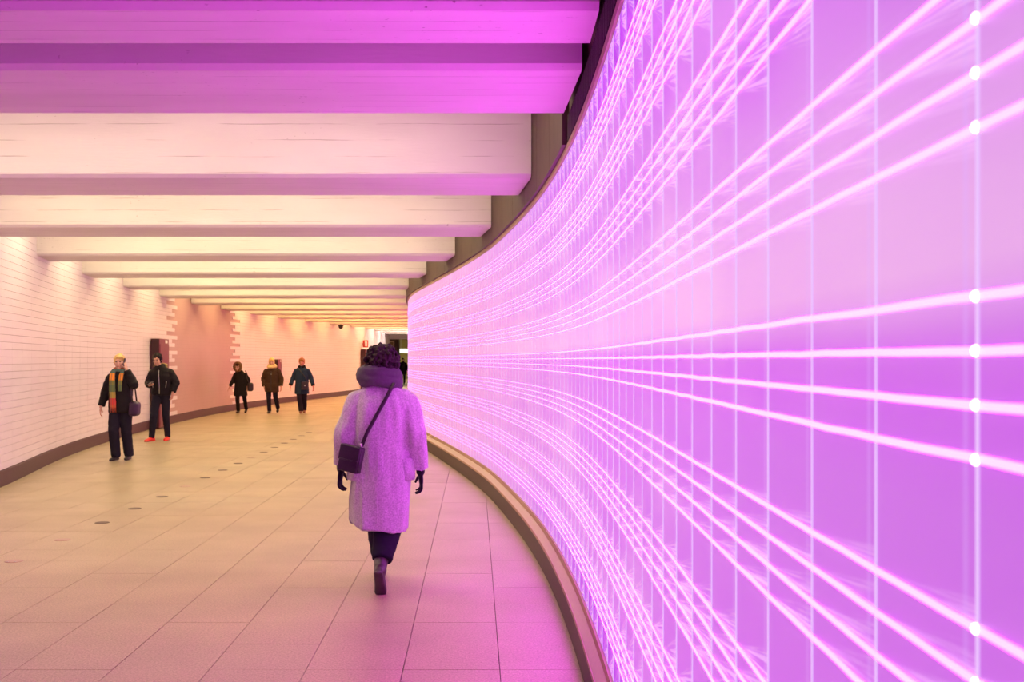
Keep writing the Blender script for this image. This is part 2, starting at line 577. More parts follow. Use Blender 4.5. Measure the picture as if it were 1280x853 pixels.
# fascia above the glass: corrugated near, boards beyond
ZF = GLASS_HI + .047
def corr(y0, y1):
    s0, s1 = sR(y0), sR(y1)
    n = int((s1 - s0) / .0115)
    verts, faces = [], []
    for i in range(n + 1):
        x, y, tx, ty = atR(s0 + (s1 - s0) * i / n)
        off = .006 + .014 * math.sin(i * math.pi / 3)
        x -= ty * off; y += tx * off
        verts += [(x, y, ZF), (x, y, ZB - .001)]
    for i in range(n):
        faces.append((2 * i, 2 * i + 1, 2 * i + 3, 2 * i + 2))
    return pydata(verts, faces, M['corrugated'])
link('corrugated_fascia', corr(-7.5, 6.72), wall_r)
s = sR(-7.9)
while s < sEnd - .05:
    e = min(s + .92, sEnd)
    y_a = atR(s)[1]
    zlo = ZF if y_a > 6.3 else ZB
    o = link('fascia_board', sweep(atR, s + .004, e - .004, .3, [(.040 if y_a > 6.3 else -.004, zlo), (.040 if y_a > 6.3 else -.004, 3.995), (-.03, 3.995), (-.03, zlo)], -1, M['board']), wall_r)
    s = e
link('plain_wall', sweep(atR, 0.0, s_list[0] - .01, .4, [(0, .3), (0, GLASS_HI), (-.1, GLASS_HI), (-.1, .3)], -1, M['tile']), wall_r)
link('plain_wall', sweep(atR, sEnd + .01, LR, .4, [(0, 0), (0, 3.99), (-.1, 3.99), (-.1, 0)], -1, M['tile']), wall_r)

# brass strip across the floor
yb = 20.9
o = link('trim_1', box_mesh((LEFT(yb) + .03, yb - .012, .0008), (RIGHT(yb) - .1, yb + .012, .003), M['brass']))
tag(o, kind='structure')

# ------------------------------------------------------------------ ceiling luminaires, one in each bay
ORD = ['first', 'second', 'third', 'fourth', 'fifth', 'sixth', 'seventh', 'eighth', 'ninth', 'tenth', 'eleventh', 'twelfth',
       'thirteenth', 'fourteenth', 'fifteenth', 'sixteenth', 'seventeenth', 'eighteenth', 'nineteenth', 'twentieth']
housing = plain('white_lamp_housing', (.75, .73, .7), .5)
def lamp_col(t):
    keys = [(0, (.92, .80, .44)), (.2, (1, .85, .45)), (.42, (1, .74, .28)), (.62, (1, .64, .16)), (.80, (1, .64, .22)), (.9, (1, .86, .72)), (1, (1, .90, .84))]
    for (a, ca), (b_, cb) in zip(keys, keys[1:]):
        if t <= b_:
            k = (t - a) / (b_ - a)
            return tuple(ca[i] + (cb[i] - ca[i]) * k for i in range(3))
    return keys[-1][1]
bays = list(zip(beams[4:], beams[5:]))
for i, (A, B) in enumerate(bays):
    yc = (A[1] + B[0]) / 2
    t = i / (len(bays) - 1)
    xl, xr = LEFT(yc) + .12, RIGHT(yc) - .5
    root = link('ceiling_light', None, None, ((xl + xr) / 2, yc, 4.0))
    tag(root, 'long white ceiling luminaire hidden between beams, %s bay down the tunnel' % ORD[i], 'ceiling light', 'luminaires hidden between the ceiling beams')
    h = (xr - xl) / 2
    link('housing', box_mesh((-h, -.14, -.11), (h, .14, 0), housing, .01), root)
    em = emitter('warm_diffuser', lamp_col(t), LAMP_POWER * {0: .8, 1: .92}.get(i, 1.0 if i < len(bays) - 4 else 1.7))
    link('diffuser', box_mesh((-h + .02, -.125, -.125), (h - .02, .125, -.1105), em), root)

# ------------------------------------------------------------------ floor discs
bm = bmesh.new()
bmesh.ops.create_cone(bm, cap_ends=True, segments=28, radius1=.072, radius2=.066, depth=.004)
disc_me = mesh_of(bm, M['disc'])
disc_pale_me = disc_me.copy(); disc_pale_me.materials.clear(); disc_pale_me.materials.append(M['disc_pale'])
bm = bmesh.new(); bmesh.ops.create_uvsphere(bm, u_segments=8, v_segments=5, radius=.008)
for vv in bm.verts: vv.co.z *= .4
screw_me = mesh_of(bm, M['steel'], True)
pale = {0, 1, 5, 9}
for i in range(16):
    y = 8.55 + 1.01 * i
    root = link('floor_disc', disc_pale_me if i in pale else disc_me, None, (-3.66, y, .0026))
    tag(root, '%s floor disc set in the granite paving, %s in the row from the foreground' % ('worn pale' if i in pale else 'dark bronze', ORD[i]), 'floor disc', 'row of discs set in the floor')
    if i in pale:
        for dx in (-.03, .03):
            link('screw', screw_me, root, (dx, -.045, .003))

# ------------------------------------------------------------------ cabinets on the left wall
def cabinet(y, wdt, dep, z0, z1, label, sign=False):
    x, yy, tx, ty = atL(sL(y))
    root = link('wall_cabinet', None, None, (x + ty * .002, yy - tx * .002, z0))
    root.rotation_euler = (0, 0, math.atan2(ty, tx))   # local x along the wall, local -y into the tunnel
    tag(root, label, 'cabinet', 'maroon cabinets on the tiled wall')
    h = z1 - z0
    link('body', box_mesh((-wdt / 2, -dep, 0), (wdt / 2, -.023 if z0 < .2 else 0, h), M['maroon'], .008), root)
    d = link('door', box_mesh((-wdt / 2 + .03, -dep - .012, .03), (wdt / 2 - .03, -dep - .001, h - .12), M['maroon'], .004), root)
    link('handle', box_mesh((wdt / 2 - .09, -dep - .035, h * .5), (wdt / 2 - .06, -dep - .013, h * .5 + .14), M['steel'], .004), d)
    link('end_panel', box_mesh((-wdt / 2 - .006, -dep + .01, .01), (-wdt / 2 - .0005, -.03, h - .01), M['maroon_dark'], .001), root)
    link('label_plate', box_mesh((wdt * .1, -dep - .006, h - .10), (wdt * .34, -dep - .001, h - .03), M['white'], .001), root)
    return root
cabinet(25.3, .95, .22, 0.02, 2.09, 'tall maroon steel cabinet on tiled wall behind person in red shoes')
cabinet(38.9, .45, .16, 1.0, 1.62, 'small maroon wall cabinet behind blond person in brown parka')
cabinet(51.9, .8, .25, 0.02, 2.1, 'tall red-brown cabinet below a small red sign near the tunnel end')
x, yy, tx, ty = atL(sL(51.9))
root = link('wall_sign', None, None, (x + .03, yy, 2.2)); root.rotation_euler = (0, 0, math.atan2(ty, tx) - .5)
tag(root, 'small red and white pictogram sign above far red-brown cabinet', 'sign')
link('plate', box_mesh((-.01, -.34, 0), (.01, -.02, .34), M['red_sign'], .003), root)
link('pictogram', box_mesh((-.022, -.30, .05), (-.0105, -.16, .29), M['white'], .003), root)
link('bracket', box_mesh((-.006, -.02, .12), (.006, .02, .2), M['steel'], .001), root)

# security camera under a beam
ck = beams[4 + 12]
root = link('security_camera', None, None, (LEFT(ck[0]) + .45, ck[0] + .3, ZB - .02))
tag(root, 'small dark dome camera under a far ceiling beam', 'camera')
link('base', box_mesh((-.12, -.12, -.05), (.12, .12, 0), M['black'], .02), root)
bm = bmesh.new(); bmesh.ops.create_uvsphere(bm, u_segments=16, v_segments=10, radius=.1)
link('dome', mesh_of(bm, M['black'], True), root, (0, 0, -.08))

# ------------------------------------------------------------------ concourse beyond the tunnel
M['olive'] = plain('olive_plaster', (.50, .45, .20), .7)
M['brown'] = plain('dark_brown_cladding', (.10, .06, .03), .6)
cf = link('wall_far', box_mesh((-16, 92, 0), (8, 92.3, 4.2), M['olive'])); tag(cf, kind='structure')
o = link('ceiling_far', box_mesh((-16, 69.7, 3.75), (8, 92, 4.0), M['olive'])); tag(o, kind='structure')
o = link('wall_concourse_left', box_mesh((-16.3, 69.2, 0), (-16, 92.3, 4.2), M['olive'])); tag(o, kind='structure')
o = link('wall_concourse_right', box_mesh((8, 69.2, 0), (8.3, 92.3, 4.2), M['olive'])); tag(o, kind='structure')
o = link('lintel', box_mesh((LEFT(69) - .1, 69.05, 2.93), (2, 69.45, 4.0), M['concrete']), ceiling)
o = link('wall_end', box_mesh((-16, 69.1, 0), (LEFT(69) - .02, 69.5, 4.0), M['tile'])); tag(o, kind='structure')
o = link('wall_end_right', box_mesh((1.75, 69.1, 0), (8, 69.5, 4.0), M['tile'])); tag(o, kind='structure')
root = link('column', None, None, (-5.55, 73.0, 0))
tag(root, 'dark brown clad column with a framed picture beyond the tunnel', 'column')
link('shaft', box_mesh((-.55, -.4, 0), (.42, .4, 3.75), M['brown'], .02), root)
pf = link('picture_frame', box_mesh((-.42, -.43, 2.1), (.1, -.401, 2.85), M['brass'], .01), root)
link('picture', box_mesh((-.36, -.436, 2.16), (.04, -.4305, 2.79), plain('dull_print', (.25, .18, .08), .5, .5, 6)), pf)
root = link('light_box', None, None, (-4.75, 82.0, 2.1))
tag(root, 'white glowing light box hanging in the far concourse', 'light box')
link('case', box_mesh((-1.1, -.1, 0), (1.6, .1, .36), M['steel'], .01), root)
for dx in (-.9, 1.4):
    link('hanger', box_mesh((dx - .015, -.015, .355), (dx + .015, .015, 1.649), M['steel']), root)
link('face', box_mesh((-1.05, -.112, .03), (1.55, -.1005, .33), emitter('white_light_box', (.95, 1, .85), 2.2)), root)
for i, (x, y) in enumerate(((-5.2, 77.0), (-6.5, 86.0), (-3.0, 84.0))):
    root = link('panel_lamp', None, None, (x, y, 3.749))
    tag(root, '%s square warm lamp on the olive concourse ceiling from the tunnel end' % ORD[i], 'ceiling light', 'concourse ceiling lamps')
    link('case', box_mesh((-.7, -.7, -.06), (.7, .7, 0), housing, .01), root)
    link('diffuser', box_mesh((-.65, -.65, -.075), (.65, .65, -.0605), emitter('concourse_diffuser', (1, .85, .45), 28)), root)
# ------------------------------------------------------------------ people
def V(*a): return Vector(a)
def tube(bm, pts, rad, n=14):
    pts = [Vector(p) for p in pts]
    rings = []
    u = None
    for i, p in enumerate(pts):
        t = (pts[min(i + 1, len(pts) - 1)] - pts[max(i - 1, 0)]).normalized()
        ref = u if u is not None else (V(1, 0, 0) if abs(t.x) < .9 else V(0, 1, 0))
        u = (ref - t * ref.dot(t)).normalized(); vv = t.cross(u)
        r = rad[i]
        rx, ry = r if isinstance(r, tuple) else (r, r)
        rings.append([bm.verts.new(p + u * rx * math.cos(2 * math.pi * k / n) + vv * ry * math.sin(2 * math.pi * k / n)) for k in range(n)])
    for a, b in zip(rings, rings[1:]):
        for k in range(n):
            bm.faces.new((a[k], a[(k + 1) % n], b[(k + 1) % n], b[k]))
    bm.faces.new(rings[0][::-1]); bm.faces.new(rings[-1])

def ball(bm, c, r, Mx=None, sub=3):
    r = r if isinstance(r, tuple) else (r, r, r)
    m = Matrix.Translation(Vector(c)) @ Matrix.Diagonal((*r, 1))
    if Mx is not None: m = Mx @ m
    bmesh.ops.create_icosphere(bm, subdivisions=sub, radius=1, matrix=m)

def limb(bm, pts, rad, n=14):
    """tube with rounded joints and ends"""
    tube(bm, pts, rad, n)
    for p, r in zip(pts, rad):
        ball(bm, p, (r if not isinstance(r, tuple) else min(r)) * .99, sub=2)

def skin_out(bm, voxel, smooth=3, decimate=None, fold=None, mat=None):
    """one continuous surface out of overlapping volumes"""
    bmesh.ops.recalc_face_normals(bm, faces=bm.faces)
    me = bpy.data.meshes.new('tmp'); bm.to_mesh(me); bm.free()
    o = bpy.data.objects.new('tmp', me); COL.objects.link(o)
    md = o.modifiers.new('r', 'REMESH'); md.mode = 'VOXEL'; md.voxel_size = voxel
    if smooth:
        ms = o.modifiers.new('s', 'SMOOTH'); ms.factor = .5; ms.iterations = smooth
    if decimate:
        dd = o.modifiers.new('d', 'DECIMATE'); dd.ratio = decimate
    bpy.context.view_layer.update()
    dg = bpy.context.evaluated_depsgraph_get()
    out = bpy.data.meshes.new_from_object(o.evaluated_get(dg))
    bpy.data.objects.remove(o); bpy.data.meshes.remove(me)
    if fold:
        amp, sc = fold
        nrm = [v.normal.copy() for v in out.vertices]
        for v, nn in zip(out.vertices, nrm):
            c = v.co
            d = noise.noise(V(c.x * sc[0], c.y * sc[1], c.z * sc[2])) + .5 * noise.noise(V(c.x * sc[0] * 2.3 + 9, c.y * sc[1] * 2.3, c.z * sc[2] * 2.1))
            v.co = c + nn * amp * d
    out.polygons.foreach_set('use_smooth', [True] * len(out.polygons))
    out.materials.clear()
    if mat: out.materials.append(mat)
    return out

def head_matrix(c, yaw, pitch, facing, s=1.0):
    # local -y is the face; facing -1: towards the camera, +1: away
    return Matrix.Translation(Vector(c)) @ Matrix.Rotation(yaw + (0 if facing < 0 else math.pi), 4, 'Z') @ Matrix.Rotation(pitch, 4, 'X') @ Matrix.Scale(s, 4)

def add_head(bm, H):
    ball(bm, (0, .012, .032), (.074, .094, .086), H)
    ball(bm, (0, -.022, -.022), (.064, .070, .088), H)
    ball(bm, (0, -.038, -.078), (.042, .042, .036), H)
    for sx in (-1, 1):
        ball(bm, (sx * .075, .012, -.01), (.010, .020, .030), H, 2)
        ball(bm, (sx * .034, -.070, -.022), (.024, .020, .022), H, 2)
    ball(bm, (0, -.088, .030), (.050, .012, .012), H, 2)
    p = [H @ V(0, -.088, .012), H @ V(0, -.102, -.008), H @ V(0, -.110, -.026)]
    tube(bm, p, [.008, .011, .014], 8)
    ball(bm, (0, -.108, -.028), (.016, .011, .010), H, 2)
    ball(bm, (0, -.090, -.055), (.024, .010, .006), H, 2)
    ball(bm, (0, -.088, -.066), (.021, .010, .006), H, 2)
    ball(bm, (0, -.080, -.092), (.020, .014, .014), H, 2)

def add_hand(bm, w, d, nrm, s=1.0, curl=.45, thumb=1):
    """palm with five fingers; w wrist, d pointing out of the wrist, nrm the way the palm looks"""
    w = Vector(w); d = Vector(d).normalized(); n = Vector(nrm); n = (n - d * n.dot(d)).normalized(); a = d.cross(n)
    B = Matrix((a, n, d)).transposed().to_4x4()
    B.translation = w
    ball(bm, (0, 0, .045 * s), (.040 * s, .016 * s, .056 * s), B, 2)
    ball(bm, (0, 0, 0), (.027 * s, .021 * s, .03 * s), B, 2)
    for k, (off, ln) in enumerate(((-.031, .072), (-.0105, .080), (.0105, .076), (.031, .060))):
        ang = off * 5.0
        p = w + d * .082 * s + a * off * s
        pts = [p]; th = .12
        for fr in (.42, .32, .26):
            dirv = (d * math.cos(th) + n * math.sin(th)) + a * ang
            p = p + dirv.normalized() * ln * fr * s
            pts.append(p); th += curl
        limb(bm, pts, [.0092 * s, .0086 * s, .0080 * s, .0068 * s], 8)
    p0 = w + d * .022 * s - a * thumb * .030 * s
    p1 = p0 + (d * .62 - a * thumb * .62 + n * .35).normalized() * .040 * s
    p2 = p1 + (d * .85 - a * thumb * .25 + n * .45).normalized() * .030 * s
    limb(bm, [p0, p1, p2], [.013 * s, .0105 * s, .0085 * s], 8)

def rings(bm, rs, n=22):
    """closed loft; rs: (z, cx, cy, rx, ry)"""
    R = []
    for (z, cx, cy, rx, ry) in rs:
        R.append([bm.verts.new((cx + rx * math.copysign(abs(math.cos(t)) ** .85, math.cos(t)), cy + ry * math.copysign(abs(math.sin(t)) ** .85, math.sin(t)), z))
                  for t in [2 * math.pi * k / n for k in range(n)]])
    for a, b in zip(R, R[1:]):
        for k in range(n):
            bm.faces.new((a[k], a[(k + 1) % n], b[(k + 1) % n], b[k]))
    bm.faces.new(R[0][::-1]); bm.faces.new(R[-1])

def cloth(name, col, rough=.85, bump=.3, bscale=260, var=.2, scale=40, sheen=0.0):
    return plain(name, col, rough, var, scale, bump, bscale, sheen=sheen, spec=.15)

SKIN = plain('skin', (.62, .36, .27), .5, .08, 20)
EYE = plain('dark_eye', (.03, .02, .02), .25)
LIP = plain('lip', (.45, .14, .12), .45)

def shoe_mesh(ank, toe, mat, sole=None, s=1.0, shaft=0.0, pitch=0.0):
    """ank: ankle joint; toe: unit heading on the ground; one shoe with sole, shaft for boots"""
    bm = bmesh.new()
    ank = Vector(ank); t = Vector(toe).normalized(); side = V(-t.y, t.x, 0) if abs(t.z) < .9 else V(1, 0, 0)
    up = side.cross(t).normalized() if side.cross(t).z > 0 else t.cross(side).normalized()
    B = Matrix((side.normalized(), t, up)).transposed().to_4x4(); B.translation = ank
    P = lambda x, y, z: B @ V(x * s, y * s, z * s)
    tube(bm, [P(0, -.075, -.055), P(0, -.03, -.048), P(0, .05, -.055), P(0, .12, -.064), P(0, .175, -.070), P(0, .20, -.074)],
         [(.026 * s, .024 * s), (.038 * s, .040 * s), (.040 * s, .036 * s), (.045 * s, .026 * s), (.038 * s, .019 * s), (.014 * s, .010 * s)], 14)
    ball(bm, (0, -.02, -.03), (.040 * s, .055 * s, .055 * s), B)
    if shaft:
        tube(bm, [P(0, -.015, -.04), P(0, -.012, .03), P(0, -.012, shaft)], [.044 * s, .046 * s, .056 * s], 14)
    # sole
    tube(bm, [P(0, -.085, -.082), P(0, -.03, -.084), P(0, .06, -.084), P(0, .13, -.085), P(0, .20, -.084)],
         [(.030 * s, .010 * s), (.036 * s, .010 * s), (.036 * s, .010 * s), (.045 * s, .010 * s), (.022 * s, .008 * s)], 12)
    return skin_out(bm, .009, 2, .5, None, mat)

def person(px, depth, label, J, looks, facing=-1, body_voxel=.0075):
    root = link('person', None, None, (px, depth, 0))
    tag(root, label, 'person', looks.get('group'))
    # --- body, one continuous surface
    bm = bmesh.new()
    hc, yaw, pitch = J['head']
    H = head_matrix(hc, yaw, pitch, facing, looks.get('head_scale', 1.0))
    add_head(bm, H)
    nb = V(*J['neck'])
    tube(bm, [nb - V(0, 0, .06), nb, Vector(hc) + V(0, -.01 * facing * -1, -.06)], [.062, .052, .050])
    rings(bm, J['torso'])
    for sd in ('L', 'R'):
        sh, el, wr = J['arm' + sd]
        sh = Vector(sh); sh.z -= looks.get('drop', .045) + .012; sh.x *= .91
        limb(bm, [sh, (Vector(sh) + Vector(el)) / 2, el, (Vector(el) * .6 + Vector(wr) * .4), wr], [.046, .043, .038, .036, .025])
        if not looks.get('gloves'):
            hd, hn, cu = J['hand' + sd]
            add_hand(bm, wr, hd, hn, .98, cu, 1 if sd == 'L' else -1)
        hp, kn, an = J['leg' + sd]
        limb(bm, [hp, (Vector(hp) + Vector(kn)) / 2, kn, (Vector(kn) * .6 + Vector(an) * .4), an], [.080, .068, .050, .049, .034])
        ft = Vector(J['foot' + sd]).normalized()
        limb(bm, [Vector(an) - ft * .02 + V(0, 0, -.045), Vector(an) + ft * .07 + V(0, 0, -.058), Vector(an) + ft * .13 + V(0, 0, -.068)], [.020, .018, .012])
    link('body', skin_out(bm, body_voxel, 2, .45, None, looks.get('skin', SKIN)), root)
    if facing < 0:
        for sx in (-1, 1):
            bm = bmesh.new(); ball(bm, (sx * .031, -.083, .008), (.013, .007, .007), H, 2)
            link('eye', mesh_of(bm, EYE, True), root)
            bm = bmesh.new(); tube(bm, [H @ V(sx * .014, -.092, .030), H @ V(sx * .032, -.092, .036), H @ V(sx * .050, -.080, .030)], [.004, .005, .003], 6)
            link('eyebrow', mesh_of(bm, looks['hair_mat'], True), root)
        bm = bmesh.new(); ball(bm, (0, -.097, -.060), (.022, .006, .008), H, 2)
        link('lips', mesh_of(bm, LIP, True), root)
    # --- hair
    bm = bmesh.new()
    looks['hair'](bm, H)
    link('hair', skin_out(bm, looks.get('hair_voxel', .010), 1, None, looks.get('hair_fold', (.012, (30, 30, 30))), looks['hair_mat']), root)
    # --- trousers
    bm = bmesh.new()
    for sd in ('L', 'R'):
        hp, kn, an = J['leg' + sd]
        r0, r1, r2 = looks.get('trouser_r', (.098, .075, .060))
        top = V(hp[0], hp[1], hp[2])
        low = Vector(an) * (1 - looks.get('cuff', -.09)) + Vector(kn) * looks.get('cuff', -.09)
        tube(bm, [top, top * .5 + Vector(kn) * .5, kn, Vector(kn) * .5 + low * .5, low], [r0, (r0 + r1) / 2, r1, (r1 + r2) / 2, r2])
        ball(bm, top, r0, sub=2); ball(bm, kn, r1 * .98, sub=2)
    hpL, hpR = J['legL'][0], J['legR'][0]
    c = (Vector(hpL) + Vector(hpR)) / 2
    ball(bm, c + V(0, 0, .05), (.175, .115, .12))
    link('trousers', skin_out(bm, .011, 3, .5, (.006, (9, 9, 22)), looks['trouser_mat']), root)
    # --- shoes
    for sd in ('L', 'R'):
        link('shoe', shoe_mesh(J['leg' + sd][2], J['foot' + sd], looks['shoe_mat'], s=looks.get('shoe_s', .98), shaft=looks.get('shaft', 0)), root)
    # --- coat with sleeves
    bm = bmesh.new()
    rings(bm, J['coat'], 26)
    sr = looks.get('sleeve_r', (.085, .070, .055))
    for sd in ('L', 'R'):
        sh, el, wr = J['arm' + sd]
        cf = Vector(el) * .08 + Vector(wr) * .92
        sh = Vector(sh); sh.z -= looks.get('drop', .045); sh.x *= .93
        limb(bm, [sh, Vector(sh) * .5 + Vector(el) * .5, el], [sr[0], (sr[0] + sr[1]) / 2, sr[1]])
        tube(bm, [el, Vector(el) * .5 + cf * .5, cf], [sr[1], (sr[1] + sr[2]) / 2, sr[2]])
    coat = link('coat', skin_out(bm, looks.get('coat_voxel', .011), 3, .55, looks.get('fold', (.010, (8, 8, 14))), looks['coat_mat']), root)
    return root, H, coat

def hang(root, name, bm, mat, smooth=True):
    return link(name, mesh_of(bm, mat, smooth), root)

# --------------- the woman walking away in the long wool coat
WX, WY = -.64, 7.56
wool, nt, pp = new_mat('grey_wool')
b = NB(nt)
tc = b.n('ShaderNodeTexCoord').outputs['Object']
fz = b.noise(tc, 95, 4, .7)
nt.links.new(b.mix(b.rng(fz, .32, .68), (.34, .33, .35), (.70, .67, .70)), pp.inputs['Base Color'])
pp.inputs['Roughness'].default_value = .95
pp.inputs['Sheen Weight'].default_value = .35
nt.links.new(b.bump(b.noise(tc, 240, 3, .7), .45, .006), pp.inputs['Normal'])
M['scarf_grey'] = cloth('dark_grey_scarf', (.10, .09, .105), .9, .4, 120)
M['curl'] = plain('dark_curly_hair', (.020, .008, .011), .6, .5, 60, spec=.25)
M['glove'] = cloth('black_glove', (.015, .012, .018), .6)
M['dark_trouser'] = cloth('black_trousers', (.016, .014, .026), .8)
M['boot'] = plain('dark_leather_boot', (.05, .030, .036), .4, .3, 40)
M['leather'] = plain('black_leather', (.022, .014, .020), .38, .3, 60, .2, 150)

def curly(bm, H):
    rnd = random.Random(3)
    ball(bm, (0, .035, .025), (.095, .100, .100), H)
    ball(bm, (0, .055, -.055), (.088, .075, .080), H)
    for i in range(420):
        th = rnd.uniform(0, 2 * math.pi); z = rnd.uniform(-.75, 1)
        rr = math.sqrt(1 - z * z)
        x, y = rr * math.cos(th), rr * math.sin(th)
        if y < -.55 and z < .5: continue
        k = rnd.uniform(.93, 1.08); c = V(x * .116 * k, .035 + y * .112 * k, .012 + z * .114 * k)
        ball(bm, c, rnd.uniform(.008, .019), H, 1)

J = dict(
    head=((-.01, .03, 1.575), -.15, .10), neck=(-.012, .01, 1.44),
    torso=[(.86, 0, 0, .15, .10), (1.0, 0, 0, .14, .10), (1.2, -.01, 0, .15, .11), (1.36, -.012, 0, .15, .09), (1.43, -.012, 0, .07, .06)],
    armL=((-.175, 0, 1.335), (-.265, -.03, 1.07), (-.305, .03, .83)),
    armR=((.150, 0, 1.335), (.225, -.03, 1.07), (.255, .03, .81)),
    legL=((-.085, .02, .88), (-.045, .22, .50), (-.05, .30, .10)), footL=(-.05, 1, .05),
    legR=((.075, .0, .88), (.035, .03, .47), (-.005, -.24, .165)), footR=(.02, .62, -.78),
    coat=[(.415, -.036, .02, .196, .205), (.44, -.036, .02, .205, .205), (.60, -.028, .02, .213, .195), (.80, -.022, .01, .203, .180), (1.0, -.016, .0, .190, .165),
          (1.18, -.012, -.01, .190, .150), (1.30, -.012, -.01, .195, .128), (1.37, -.012, -.005, .165, .105), (1.425, -.012, 0, .105, .085), (1.455, -.012, 0, .075, .07)])
looks = dict(gloves=True, hair=curly, hair_mat=M['curl'], hair_fold=(.006, (90, 90, 90)), hair_voxel=.006, trouser_mat=M['dark_trouser'], trouser_r=(.112, .108, .072), cuff=.20, drop=.02,
             shoe_mat=M['boot'], shaft=.14, coat_mat=wool, sleeve_r=(.084, .082, .066), fold=(.024, (8, 8, 2.0)), coat_voxel=.009, head_scale=1.0)
woman, H, coat = person(WX, WY, 'person walking away in long grey wool coat with dark curly hair', J, looks, +1)
# shear the hem: lower at the right as in a step
for vv in coat.data.vertices:
    if vv.co.z < .9:
        k = (.9 - vv.co.z) / .5
        vv.co.z -= k * .16 * (vv.co.x + .02)
    if vv.co.z < .80 and vv.co.y < .05:      # open vent at the left back
        k = min(1, max(0, (-.140 - vv.co.x) / .018)) * min(1, (.80 - vv.co.z) / .25)
        vv.co.y += .045 * k
# vent at the left back of the coat: a flap standing proud
def flap(pts, th):
    vs, fs = [], []
    n = len(pts)
    for (x, y, z) in pts: vs.append((x, y, z))
    for (x, y, z) in pts: vs.append((x, y + th, z))
    for i in range(n):
        j = (i + 1) % n; fs.append((i, j, n + j, n + i))
    fs.append(tuple(range(n))); fs.append(tuple(range(2 * n - 1, n - 1, -1)))
    return vs, fs
# seams and pockets
bm = bmesh.new(); tube(bm, [(-.02, -.168, 1.38 - .0), (-.018, -.182, 1.2), (-.02, -.182, 1.0), (-.026, -.192, .8), (-.03, -.200, .6), (-.035, -.205, .46)], [.0018] * 6, 6)
hang(coat, 'back_seam', bm, wool)
for sx in (-1, 1):
    cxp = .178 if sx > 0 else -.215
    vs, fs = [], []
    box_into(vs, fs, Matrix.Translation((cxp, -.065, .76)) @ Matrix.Rotation(sx * .95, 4, 'Z'), (-.068, -.009, 0), (.068, .009, .155))
    me = pydata(vs, fs); bm = bmesh.new(); bm.from_mesh(me)
    bmesh.ops.bevel(bm, geom=bm.edges[:], offset=.006, segments=2, affect='EDGES')
    hang(coat, 'pocket', bm, wool)
# gloves
for sd, wr, hd, hn, th in (('L', J['armL'][2], V(-.10, .05, -1), V(1, -.2, -.1), 1), ('R', J['armR'][2], V(.06, .05, -1), V(-1, -.2, -.1), -1)):
    bm = bmesh.new()
    limb(bm, [Vector(wr) + V(0, -.005, .06), wr], [.034, .031])
    add_hand(bm, wr, hd, hn, 1.06, .62, th)
    link('glove', skin_out(bm, .006, 1, .6, None, M['glove']), woman)
# scarf, looped twice
bm = bmesh.new()
def loop(cz, rx, ry, tilt, r, cx=-.015, cy=.01, roll=0.0):
    pts = []
    for k in range(29):
        t = 2 * math.pi * k / 28
        x = rx * math.cos(t); y = ry * math.sin(t)
        pts.append((cx + x, cy + y, cz + tilt * x + roll * y + .008 * math.sin(3 * t)))
    tube(bm, pts, [r] * len(pts), 12)
loop(1.505, .112, .100, -.08, (.045, .052), cx=-.03)
loop(1.455, .122, .112, -.12, (.042, .048), cx=-.028)
loop(1.475, .138, .118, -.32, (.026, .034), cx=-.03, roll=.1)
link('scarf', skin_out(bm, .008, 2, .7, (.010, (6, 6, 24)), M['scarf_grey']), woman)

# cross-body bag of the woman
bag = link('shoulder_bag', None, None, (WX, WY, 0))
tag(bag, 'small black leather cross-body bag on the grey wool coat', 'bag')
R = Matrix.Translation((-.210, -.215, .925)) @ Matrix.Rotation(.20, 4, 'Y') @ Matrix.Rotation(-.38, 4, 'Z') @ Matrix.Scale(.90, 4)
def rbox(lo, hi, bev, Mx, seg=3):
    vs, fs = [], []
    box_into(vs, fs, Matrix(), lo, hi)
    me = pydata(vs, fs); bm = bmesh.new(); bm.from_mesh(me); bpy.data.meshes.remove(me)
    bmesh.ops.bevel(bm, geom=bm.edges[:], offset=bev, segments=seg, affect='EDGES', profile=.6)
    bmesh.ops.transform(bm, matrix=Mx, verts=bm.verts)
    return bm
hang(bag, 'pouch', rbox((-.085, -.032, -.10), (.085, .032, .095), .014, R), M['leather'])
fl = hang(bag, 'flap', rbox((-.088, -.044, -.012), (.088, .036, .104), .012, R), M['leather'])
hang(fl, 'flap_trim', rbox((-.086, -.047, -.014), (.086, -.041, -.004), .002, R, 1), M['leather'])
hang(bag, 'side_gusset', rbox((.084, -.028, -.095), (.094, .028, .10), .004, R, 1), M['leather'])
bm = bmesh.new()
tube(bm, [(-.135, -.215, 1.01), (-.10, -.200, 1.10), (-.04, -.186, 1.21), (.02, -.172, 1.32), (.055, -.150, 1.39), (.078, -.115, 1.435), (.088, -.04, 1.455)], [(.013, .004)] * 7, 10)
hang(bag, 'strap', bm, M['leather'])
bm = bmesh.new(); tube(bm, [(-.138, -.222, 1.0), (-.138, -.222, 1.03)], [.010, .010], 10); hang(bag, 'strap_ring', bm, M['steel'])

